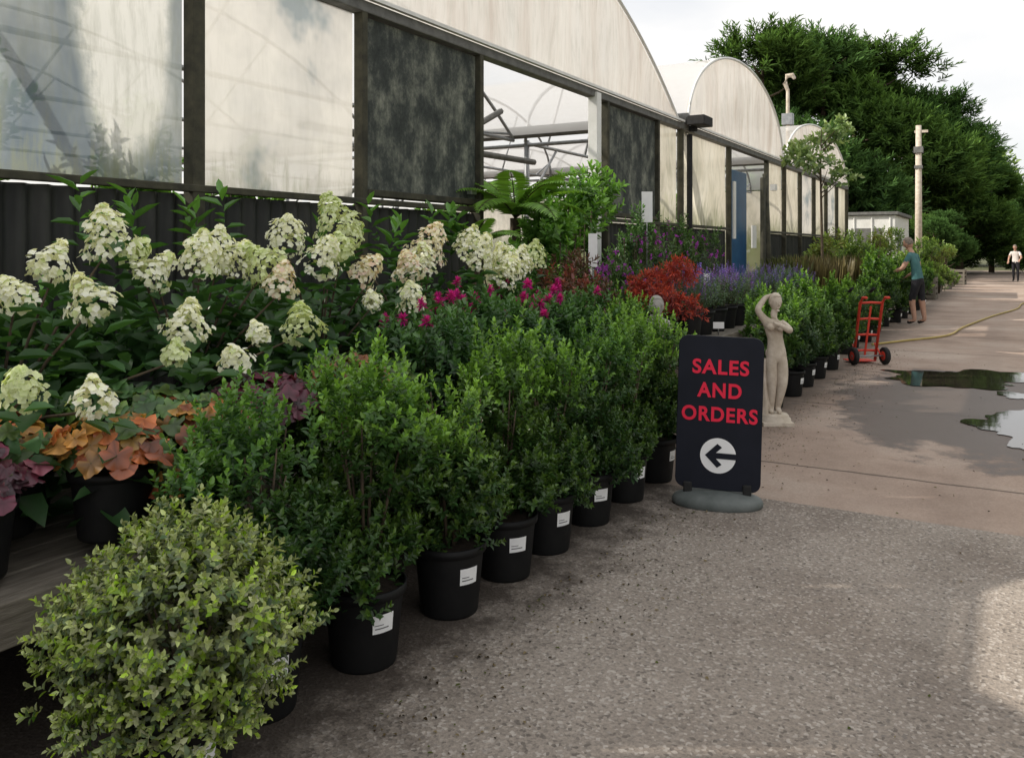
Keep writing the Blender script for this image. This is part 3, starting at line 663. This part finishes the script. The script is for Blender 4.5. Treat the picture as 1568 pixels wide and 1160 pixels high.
def tallshrub(x,y,z,h,r,seed,c=(.08,.19,.03),tip=(.18,.36,.06),L=.1,W=.045,ns=260,name='glossy_leaved_shrub',z0=.5):
    rng=np.random.default_rng(seed); e=empty(name,(x,y,z)); lobes=[]
    for i in range(16):
        a=i*2.4; zz=z0+(h-z0-.2)*((i*.618)%1); rr=r*.6*rng.uniform(.4,1); lobes.append((rr*math.cos(a),rr*math.sin(a),zz,r*.38,r*.38,.2))
    P,d,u=lobepts(rng,lobes,ns); D=d*.5+np.array([0,0,.8])+rng.normal(0,.2,P.shape)
    link('foliage',leafmesh('foliage',[shoots(rng,P,D,.16,10,L,W,shade(P,u,c,(.02,.05,.015),z0,h,rng),np.array(tip))]),e); link('stems',stems_mesh(seed,0,h*.9,r*.6,7,'bark',.014),e); return e
tallshrub(-3.85,7.45,0,2.3,.5,41); tallshrub(-3.95,8.15,0,2.4,.5,42,(.08,.17,.03)); tallshrub(-3.75,6.7,0,1.95,.38,43); tallshrub(-3.7,8.8,0,1.95,.32,45,(.05,.12,.04),(.1,.2,.05),.06,.025)
tallshrub(-5.8,7.2,0,1.8,.6,46); tallshrub(-6.5,9.0,0,2.0,.7,47); tallshrub(-7.5,8,0,2.0,.8,48); tallshrub(-5.4,3.6,0,2.5,.5,49); tallshrub(-5.2,2.4,0,2.7,.5,50); tallshrub(-5.3,4.6,0,2.35,.4,51);tallshrub(-8.5,11,0,2.2,.9,52);tallshrub(-5.1,13.4,0,2.4,.5,53)
def tag(x,y,z,h,w_=.06,hh=.2,rz=.5):
    e=empty('plant_label',(x,y,z),rz); b=MB(); b.tube([(0,0,0),(0,0,h)],.006,6,1); b.box((0,-.008,h-hh/2),(w_,.004,hh),0); b.obj('tag',['label','steel'],e)
tag(-3.5,8.9,1.0,1.15,.12,.34); tag(-3.25,6.95,.8,.85,.08,.3); tag(-2.6,8.2,.72,.55,.06,.12,.3); tag(-2.33,7.7,.72,.0+.12,.1,.06); tag(-2.4,10.4,.3,.75,.05,.1)
def grass(x,y,z,r,h,c,seed,n=420):
    rng=np.random.default_rng(seed); e=empty('ornamental_grass',(x,y,z)); a=rng.uniform(0,6.28,n); q=rng.uniform(0,1,n); B=np.stack([.1*q*np.cos(a),.1*q*np.sin(a),np.zeros(n)],1)
    D=np.stack([q*r/h*np.cos(a),q*r/h*np.sin(a),np.ones(n)],1); C=np.repeat(np.array([c]),n,0)*rng.uniform(.6,1.4,(n,1))
    link('blades',leafmesh('blades',[(B,D,nrm(np.stack([np.cos(a),np.sin(a),.3*np.ones(n)],1)),h*rng.uniform(.7,1.15,n),np.full(n,.010),C)],'leaf',.2,.3),e)
for i,(x,y) in enumerate([(-3.2,14.2),(-3.0,15.0),(-3.3,15.8),(-2.9,16.4),(-3.2,17.4),(-2.8,18.2)]): grass(x,y,.2,.75,1.05,(.20,.17,.08) if i%2 else (.13,.15,.05),400+i,600)
for i,(x,y) in enumerate([(-3.6,19.2),(-3.2,20.2),(-3.6,21.4),(-3.0,22.6),(-3.5,24),(-3.0,25.4),(-3.4,27),(-2.6,28.5),(-2.4,30.5),(-2.2,33),(-2.3,36)]):
    tallshrub(x,y,0,rg.uniform(1.5,2.1),.65,420+i,(.09,.16,.03) if i%3 else (.22,.21,.05),(.2,.3,.06),.09,.04,240,'mixed_shrub',.35)
def standard_tree(x,y):
    rng=np.random.default_rng(61); e=empty('standard_tree',(x,y,0)); link('pot',potL,e,sc=(1.3,1.3,1.3)); b=MB(); b.tube([(0,0,.2),(.02,0,1.4),(-.01,0,2.9),(0,.02,3.7)],[.03,.026,.018,.006],8); lobes=[]
    for i in range(13):
        a=i*2.4; r=.5*rng.uniform(.4,1.1); z=2.75+1.0*((i*.618)%1); b.tube([(0,0,z-.3),(r*math.cos(a),r*math.sin(a),z)],[.012,.004],5); lobes.append((r*math.cos(a),r*math.sin(a),z,.17,.17,.14))
    b.obj('trunk',['bark'],e); P,d,u=lobepts(rng,lobes,170)
    link('crown',leafmesh('crown',[shoots(rng,P,d+np.array([0,0,.3]),.12,6,.12,.06,shade(P,u,(.13,.21,.07),(.05,.1,.03),2.4,3.6,rng),np.array((.26,.34,.15)),80,30,.3)]),e)
standard_tree(-3.0,16.2)

# ------------------------------------------------------------------ sign
SG=empty('sales_sign',(-1.50,4.93,0),math.radians(15.5))
def rrect(w_,h,r,n=6):
    pts=[]
    for cx,cz,a0 in ((w_/2-r,h/2-r,0),(-w_/2+r,h/2-r,90),(-w_/2+r,-h/2+r,180),(w_/2-r,-h/2+r,270)):
        for i in range(n+1):
            a=math.radians(a0+90*i/n); pts.append((cx+r*math.cos(a),cz+r*math.sin(a)))
    return pts
b=MB(); pts=rrect(.49,.90,.055); n=len(pts); lean=Matrix.Translation((0,0,.09))@Matrix.Rotation(math.radians(-2.0),4,'X')@Matrix.Rotation(math.radians(1.6),4,'Y')
zc=.45
b.add([(p[0],-.012,zc+p[1]) for p in pts]+[(p[0],.012,zc+p[1]) for p in pts],[tuple(range(n)),tuple(range(n,2*n))[::-1]]+[(i,i+n,(i+1)%n+n,(i+1)%n) for i in range(n)],0,False,lean)
b.obj('board',['signblack'],SG,bevel=.003)
b=MB(); prof=[(.25,0),(.262,.012),(.262,.035),(.245,.055),(.2,.07),(.06,.085),(0,.087)]
b.lathe(prof,40,0,sy=.58); b.obj('base',['signbase'],SG)
b=MB(); b.box((-.17,0,.09),(.05,.05,.08)); b.box((.17,0,.09),(.05,.05,.08)); b.obj('brackets',['rubber'],SG,bevel=.008)
def text(body,width,z,mat,H=.088):
    cu=bpy.data.curves.new('text','FONT'); cu.body=body; cu.size=.12; cu.align_x='CENTER'; cu.align_y='CENTER'; cu.extrude=.0012; cu.offset=.0034; cu.space_character=1.12
    o=bpy.data.objects.new('lettering',cu); COL.objects.link(o); cu.materials.append(M[mat]); bpy.context.view_layer.update()
    sx=width/o.dimensions.x; sz=H/o.dimensions.y
    o.parent=SG
    o.matrix_local=lean@Matrix.Translation((0,-.0155,z))@Matrix.Rotation(pi/2,4,'X')@Matrix.Diagonal((sx,sz,1,1))
text('SALES',.325,.715,'signred'); text('AND',.255,.578,'signred'); text('ORDERS',.435,.437,'signred')
b=MB(); K=40; R=.103; cz=.2
b.add([(R*math.cos(2*pi*k/K),-.0145,cz+R*math.sin(2*pi*k/K)) for k in range(K)],[tuple(range(K))],0,False,lean)
ar=[(-.075,0),(-.005,.07),(.022,.05),(-.012,.017),(.106,.017),(.106,-.017),(-.012,-.017),(.022,-.05),(-.005,-.07)]
vs=[(p[0],-.017,cz+p[1]) for p in ar]; b.add(vs,[(0,1,2,3),(0,3,6),(3,4,5,6),(0,6,7,8)],1,False,lean)
b.obj('arrow_symbol',['signwhite','signblack'],SG)

# ------------------------------------------------------------------ skin figures
def skin_mesh(name,V,E,R,sub=2,root=0):
    me=bpy.data.meshes.new(name); me.from_pydata(V,E,[]); o=bpy.data.objects.new('tmp',me); COL.objects.link(o)
    md=o.modifiers.new('s','SKIN'); md.branch_smoothing=.6
    sv=me.skin_vertices[0].data
    for i,r in enumerate(R): sv[i].radius=(r,r) if not hasattr(r,'__len__') else r; sv[i].use_root=(i==root)
    sb=o.modifiers.new('b','SUBSURF'); sb.levels=sub; sb.render_levels=sub
    dg=bpy.context.evaluated_depsgraph_get(); dg.update(); r_=bpy.data.meshes.new_from_object(o.evaluated_get(dg)); bpy.data.objects.remove(o)
    r_.name=name; r_.polygons.foreach_set('use_smooth',[True]*len(r_.polygons)); return r_
def ellips(b,c,r,mi=0,n=20,m=12,Mx=None,fn=None):
    vs=[];fs=[]
    for i in range(m+1):
        p=pi*i/m
        for k in range(n):
            t=2*pi*k/n; v=[math.sin(p)*math.cos(t),math.sin(p)*math.sin(t),math.cos(p)]
            if fn: v=fn(v)
            vs.append((c[0]+r[0]*v[0],c[1]+r[1]*v[1],c[2]+r[2]*v[2]))
    for i in range(m):
        for k in range(n): fs.append((i*n+k,(i+1)*n+k,(i+1)*n+(k+1)%n,i*n+(k+1)%n))
    b.add(vs,fs,mi,True,Mx)
def headshape(v):
    x,y,z=v
    if z<0: y*=1-.28*abs(z)**1.5; x*=1-.1*abs(z)
    if x>0: x*=.92
    return [x,y,z]
def head(b,Mx,s,skin,hair,bun=False):
    ellips(b,(0,0,0),(.42*s,.33*s,.5*s),skin,24,16,Mx,headshape)
    ellips(b,(.4*s,0,-.07*s),(.07*s,.045*s,.1*s),skin,8,6,Mx)
    ellips(b,(.36*s,0,-.25*s),(.035*s,.1*s,.025*s),skin,8,6,Mx)
    ellips(b,(.3*s,0,-.42*s),(.1*s,.11*s,.07*s),skin,8,6,Mx)
    for sg in (1,-1):
        ellips(b,(.0,sg*.335*s,-.05*s),(.07*s,.03*s,.12*s),skin,8,6,Mx)
        ellips(b,(.345*s,sg*.13*s,.02*s),(.035*s,.06*s,.03*s),hair,8,6,Mx)
        ellips(b,(.35*s,sg*.14*s,.1*s),(.03*s,.09*s,.02*s),hair,8,6,Mx)
    def hf(v):
        x,y,z=v
        if x>.35 and z<.45: return [x*.55,y*.9,z*.6+.15]
        return [x,y,max(z,-.55)]
    ellips(b,(-.045*s,0,.09*s),(.43*s,.365*s,.47*s),hair,24,14,Mx,hf)
    if bun: ellips(b,(-.43*s,0,.08*s),(.16*s,.17*s,.16*s),hair,12,8,Mx)
STt=empty('garden_statue',(-1.77,7.5,0),math.radians(-62))
V=[];E=[];R=[]
def av(p,r,par=None):
    V.append(p);R.append(r)
    if par is not None:E.append((par,len(V)-1))
    return len(V)-1
pel=av((0,.03,.63),(.080,.067))
wa=av((.005,.0,.73),.056,pel); ch=av((.02,-.02,.83),(.078,.062),wa); nb=av((.0,-.015,.915),.036,ch); nk=av((.0,-.01,.965),.030,nb); hd=av((.01,.0,1.0),.030,nk)
s1=av((.0,-.085,.885),.036,ch); e1=av((.02,-.16,.985),.032,s1); w1=av((.0,-.085,1.09),.023,e1); h1=av((.0,-.03,1.115),.018,w1)
s2=av((.0,.06,.88),.036,ch); e2=av((.07,.12,.80),.032,s2); w2=av((.10,.03,.85),.023,e2); h2=av((.09,-.02,.875),.018,w2)
hL=av((0,.06,.57),.070,pel); kL=av((.05,.05,.35),.046,hL); aL=av((.0,.02,.13),.026,kL); tL=av((.06,.03,.1),.02,aL)
hR=av((0,-.035,.57),.070,pel); kR=av((.02,-.03,.34),.046,hR); aR=av((-.01,-.03,.13),.026,kR); tR=av((.05,-.045,.1),.02,aR)
for hh,dx in ((h1,(-.012,.022,.0)),(h2,(-.005,-.022,.004))):
    p=V[hh]
    for q in range(4): a=av((p[0]+dx[0]+(q-1.5)*.009,p[1]+dx[1],p[2]+dx[2]+(q%2)*.003),.006,hh)
sm=skin_mesh('body',V,E,R,2,0); sm.materials.append(M['stone']); link('body',sm,STt)
b=MB(); hm=Matrix.Translation((.015,.0,1.05))@Matrix.Rotation(.3,4,'Z')@Matrix.Rotation(.15,4,'Y'); head(b,hm,.15,0,0,True)
ellips(b,(.075,.025,.835),(.034,.034,.033)); ellips(b,(.075,-.06,.84),(.034,.034,.033))
ellips(b,(-.05,.055,.6),(.055,.05,.06)); ellips(b,(-.05,-.02,.6),(.055,.05,.06))
vs=[];fs=[];n=28;prof=[(.03,.56),(.045,.48),(.055,.38),(.065,.25),(.075,.12),(.08,.07)]
for r,z in prof:
    for k in range(n):
        t=2*pi*k/n; rr=r*(1+.16*math.sin(7*t+z*9)); vs.append((-.03+rr*.85*math.cos(t),-.07-.04*(.6-z)+rr*math.sin(t),z))
for i in range(len(prof)-1):
    for k in range(n): fs.append((i*n+k,(i+1)*n+k,(i+1)*n+(k+1)%n,i*n+(k+1)%n))
b.add(vs,fs,0,True)
b.lathe([(0,.09),(.10,.09),(.115,.075),(.115,.06),(.13,.05),(.135,.0)],28)
b.box((0,0,.012),(.26,.26,.03))
b.obj('head_drapery_plinth',['stone'],STt)
e=empty('stone_bust',(-2.40,6.30,.72),-.9); b=MB()
b.lathe([(.09,0),(.1,.02),(.07,.04),(.06,.08),(.09,.12),(.12,.18),(.11,.22),(.045,.25),(.04,.28)],20,sy=1.2)
head(b,Matrix.Translation((.01,0,.34)),.16,0,0); b.obj('carving',['greystone'],e)

def person(name,x,y,rz,shirt,short=False,s=1.0):
    global V,E,R
    V=[];E=[];R=[]; e=empty(name,(x,y,0),rz,s)
    pel=av((0,0,.95),(.15,.12)); sp=av((.03,0,1.12),(.14,.11),pel); ch=av((.09,0,1.31),(.165,.12),sp); nb=av((.13,0,1.45),.065,ch); nk=av((.16,0,1.52),.05,nb); hd=av((.19,0,1.57),.05,nk)
    for sg,el,wr in ((1,(.2,.27,1.14),(.43,.24,1.05)),(-1,(.08,-.27,1.12),(.3,-.26,.98))):
        sh=av((.1,sg*.17,1.41),.068,ch); ee=av(el,.045,sh); ww=av(wr,.03,ee)
        d=(Vector(wr)-Vector(el)).normalized(); pm=Vector(wr)+d*.06; pp=av(tuple(pm),(.034,.02),ww); 
        for q in range(4):
            ln=(.07,.08,.075,.06)[q]; o=Vector((0,(q-1.5)*.02,0)); a=av(tuple(pm+d*.03+o),.010,pp); c=av(tuple(pm+d*(.03+ln*.55)+o+Vector((0,0,-.012))),.009,a); av(tuple(pm+d*(.03+ln)+o+Vector((0,0,-.035))),.008,c)
        a=av(tuple(Vector(wr)+d*.03+Vector((0,-sg*.035,.0))),.011,ww); av(tuple(Vector(wr)+d*.075+Vector((0,-sg*.055,-.01))),.009,a)
    for sg,fx in ((1,.06),(-1,-.06)):
        hp=av((0,sg*.09,.87),.105,pel); kn=av((fx+.03,sg*.1,.49),.066,hp); an=av((fx-.03,sg*.1,.1),.042,kn); av((fx+.12,sg*.115,.045),.04,an)
    me=skin_mesh('body',V,E,R,2,0)
    for m_ in (shirt,'trouser','skin','rubber'): me.materials.append(M[m_])
    for p in me.polygons:
        c=p.center; arm=(abs(c.y)>.2 or c.x>.24) and c.z>.8
        if c.z<.08: k=3
        elif arm and c.z<1.27: k=2
        elif c.z<.93 : k=1
        elif c.z<1.46: k=0
        else: k=2
        if short and .08<=c.z<.5: k=2
        p.material_index=k
    link('body',me,e); b=MB(); head(b,Matrix.Translation((.2,0,1.635))@Matrix.Rotation(.35,4,'Y'),.235,0,1); b.obj('head',['skin','hair'],e)
person('standing_person',-1.62,18.8,math.radians(165),'teal',True)
person('walking_person',.15,47.0,math.radians(-100),'whitecloth')

# ------------------------------------------------------------------ sack trolley
e=empty('red_sack_trolley',(-1.70,12.1,0),math.radians(215),.88); b=MB()
ln=Matrix.Rotation(math.radians(-14),4,'X')
for sg in (-1,1):
    b.tube([(sg*.17,0,.05),(sg*.17,0,.95),(sg*.17,.06,1.05),(sg*.17,.16,1.08)],.022,8,0,ln)
for z in (.2,.45,.7,.95): b.tube([(-.17,0,z),(0,-.025,z),(.17,0,z)],.018,8,0,ln)
b.box((0,.0,.5),(.03,.01,.8),0,ln)
b.box((0,-.13,.03),(.40,.26,.012),0); 
for sg in (-1,1):
    b.tube([(sg*.17,.0,.3),(sg*.19,.16,.13)],.014,6)
    rot=Matrix.Translation((sg*.24,.17,.13))@Matrix.Rotation(pi/2,4,'Y')
    b.lathe([(.07,-.03),(.115,-.035),(.13,-.02),(.13,.02),(.115,.035),(.07,.03)],24,1,Mx=rot); b.lathe([(0,-.02),(.07,-.03),(.072,.03),(0,.02)],16,0,Mx=rot)
b.tube([(-.27,.17,.13),(.27,.17,.13)],.012,8,2)
for sg in (-1,1): b.tube([(sg*.17,-.12,1.075),(sg*.17,-.01,1.13)],.022,8,1)
b.obj('frame_and_wheels',['red','rubber','steel'],e)
e=empty('garden_hose',(0,0,0)); b=MB(); ctrl=[(-1.9,14.4),(-1.5,15.3),(-.97,16.6),(-.8,18.6),(-.39,21.9),(.1,25.0),(.28,27.8),(.9,31)]
pts=[]
for i in range(len(ctrl)-1):
    for k in range(10):
        t=k/10; a=ctrl[max(i-1,0)];p=ctrl[i];q=ctrl[i+1];c=ctrl[min(i+2,len(ctrl)-1)]
        f=lambda j:.5*((2*p[j])+(-a[j]+q[j])*t+(2*a[j]-5*p[j]+4*q[j]-c[j])*t*t+(-a[j]+3*p[j]-3*q[j]+c[j])*t**3)
        pts.append((f(0),f(1),.02))
b.tube(pts,.017,6); b.obj('hose',['yellowhose'],e)

# ------------------------------------------------------------------ distant things
e=empty('white_shed',(-4.6,31,0)); b=MB()
b.box((0,0,1.3),(2.9,4,2.6),0); b.box((0,0,2.66),(3.1,4.2,.1),1); b.box((1.465,-1.0,1.0),(.03,.9,2.0),1); b.box((.6,-2.015,1.2),(.9,.03,2.0),1)
for i in range(6): b.box((-1.35+i*.53,-2.02,1.3),(.05,.03,2.5),0)
b.obj('walls_roof',['whitepaint','greypost'],e,bevel=.02)
e=empty('utility_pole',(-3.3,38.4,0)); b=MB(); b.tube([(0,0,0),(0,0,6.6)],[.15,.11],10); b.box((0,0,5.6),(.34,.34,.25),1); b.box((0,0,4.9),(.3,.3,.12),1); b.box((.1,0,6.35),(.5,.1,.1),0); b.obj('pole',['stone','greypost'],e)
e=empty('lamp_post',(-5.1,23.0,0)); b=MB(); b.tube([(0,0,0),(0,0,4.9),(0,0,5.75)],[.06,.05,.045],10); b.tube([(0,0,5.7),(-.07,0,5.9),(-.02,0,6.1),(.12,0,6.1),(.18,0,6.0)],[.045,.06,.07,.07,.04],8); b.box((0,0,4.95),(.28,.2,.3),1); b.obj('column',['stone','steel'],e,bevel=.01)
rg=random.Random(9)
for i in range(6):
    e=empty('storage_crate',(-1.9-rg.uniform(0,.8),29+i*2.6,0),rg.uniform(-.2,.2)); b=MB(); s=rg.uniform(.5,.9)
    for z in (.08,.25,.42,.6): b.box((0,0,z),(s,s,.1),0)
    for xx in (-1,1):
        for yy in (-1,1): b.box((xx*(s/2-.03),yy*(s/2-.03),.34),(.07,.07,.66),0)
    b.obj('slats',['wood'],e)

def conifer_mesh(seed,H=14,r=4,ns=3600,base=1.0,L=.42,W=.08,c=(.075,.135,.035)):
    rng=np.random.default_rng(seed); lobes=[]
    for i in range(90):
        t=((i*.618)%1); z=base+(H-base-1)*t; prof=math.sin(pi*min(1,(.18+.80*t)))**.6; a=i*2.4+rng.uniform(-.4,.4); rr=r*.8*prof*rng.uniform(.72,1.08)
        s=rng.uniform(.7,1.3)*r/4; lobes.append((rr*math.cos(a),rr*math.sin(a),z,s,s,s*1.15))
    for i in range(16):
        a=rng.uniform(0,6.28); q=rng.uniform(0,.6)*r; lobes.append((q*math.cos(a),q*math.sin(a),H-.8-q*.45*rng.uniform(.6,1.4),.45,.45,1.0))
    P,d,u=lobepts(rng,lobes,ns,-.7,.5); hor=P*np.array([1,1,0]); D=d*.5+nrm(hor)*.45+np.array([0,0,.6])+rng.normal(0,.2,P.shape)
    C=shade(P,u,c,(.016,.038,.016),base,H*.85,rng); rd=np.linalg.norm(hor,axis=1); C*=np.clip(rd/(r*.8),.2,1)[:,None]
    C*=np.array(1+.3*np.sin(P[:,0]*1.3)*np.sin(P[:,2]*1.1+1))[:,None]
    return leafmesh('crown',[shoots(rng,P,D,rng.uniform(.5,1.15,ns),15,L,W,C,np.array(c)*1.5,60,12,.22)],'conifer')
def trunk_mesh(H,r0,seed=1):
    b=MB(); b.tube([(0,0,0),(.05,0,H*.5),(0,0,H*.9)],[r0,r0*.6,r0*.15],9); rg=random.Random(seed)
    for i in range(16):
        a=i*2.4; z=H*(.15+.045*i); l=H*.2*(1-.5*i/16); b.tube([(0,0,z),(l*.6*math.cos(a),l*.6*math.sin(a),z+l*.2),(l*math.cos(a),l*math.sin(a),z+l*.45)],[r0*.3,r0*.18,.02],5)
    return b.mesh('trunk',['bark'])
CM=[conifer_mesh(1),conifer_mesh(2,13.5,3.8,c=(.065,.125,.04))]; TM=trunk_mesh(14,.35)
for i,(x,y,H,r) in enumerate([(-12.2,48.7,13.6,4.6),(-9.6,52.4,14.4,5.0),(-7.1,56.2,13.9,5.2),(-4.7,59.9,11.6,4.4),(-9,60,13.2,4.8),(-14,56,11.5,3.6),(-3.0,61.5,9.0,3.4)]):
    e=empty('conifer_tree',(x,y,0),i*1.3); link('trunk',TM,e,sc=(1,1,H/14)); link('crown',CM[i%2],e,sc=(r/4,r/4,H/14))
rng=np.random.default_rng(8)
for nm,(cx,cy,lx,ly,hh) in {'distant_trees':(-2,92,30,10,9),'distant_hedge':(12,60,5,60,6)}.items():
    lobes=[]
    for i in range(120 if nm=='distant_trees' else 80):
        px_,py_=rng.uniform(-lx,lx),rng.uniform(-ly,ly); h=hh*rng.uniform(.55,1.15); 
        for q in range(2): lobes.append((px_+rng.normal(0,.8),py_+rng.normal(0,.8),h*(.35+.45*q),2.2,2.2,h*.3))
    P,d,u=lobepts(rng,lobes,3600,-.8,.6); P[:,2]=np.abs(P[:,2]); D=d*.6+np.array([0,0,.6])
    me=leafmesh('crown',[shoots(rng,P,D,.8,9,.6,.28,shade(P,u,(.13,.20,.07),(.05,.09,.03),0,hh,rng),np.array((.20,.28,.09)),80,30,.3)],'conifer'); o=link(nm,me,None,(cx,cy,0))  # leaf colours lightened to paint in distance haze
def broad(x,y,s,i): 
    e=empty('hedgerow_tree',(x,y,0),i); link('trunk',TM,e,sc=(.6*s,.6*s,.5*s)); link('crown',CM[i%2],e,sc=(.7*s,.7*s,.55*s))
for i,(x,y,s) in enumerate([(-1.2,66,.9),(1.5,70,.8),(4,64,.9),(-2.9,48,.45),(-3.6,45,.4),(-3.0,42,.38)]): broad(x,y,s,i)
print('done', sum(len(o.data.polygons) for o in bpy.data.objects if o.type=='MESH'))
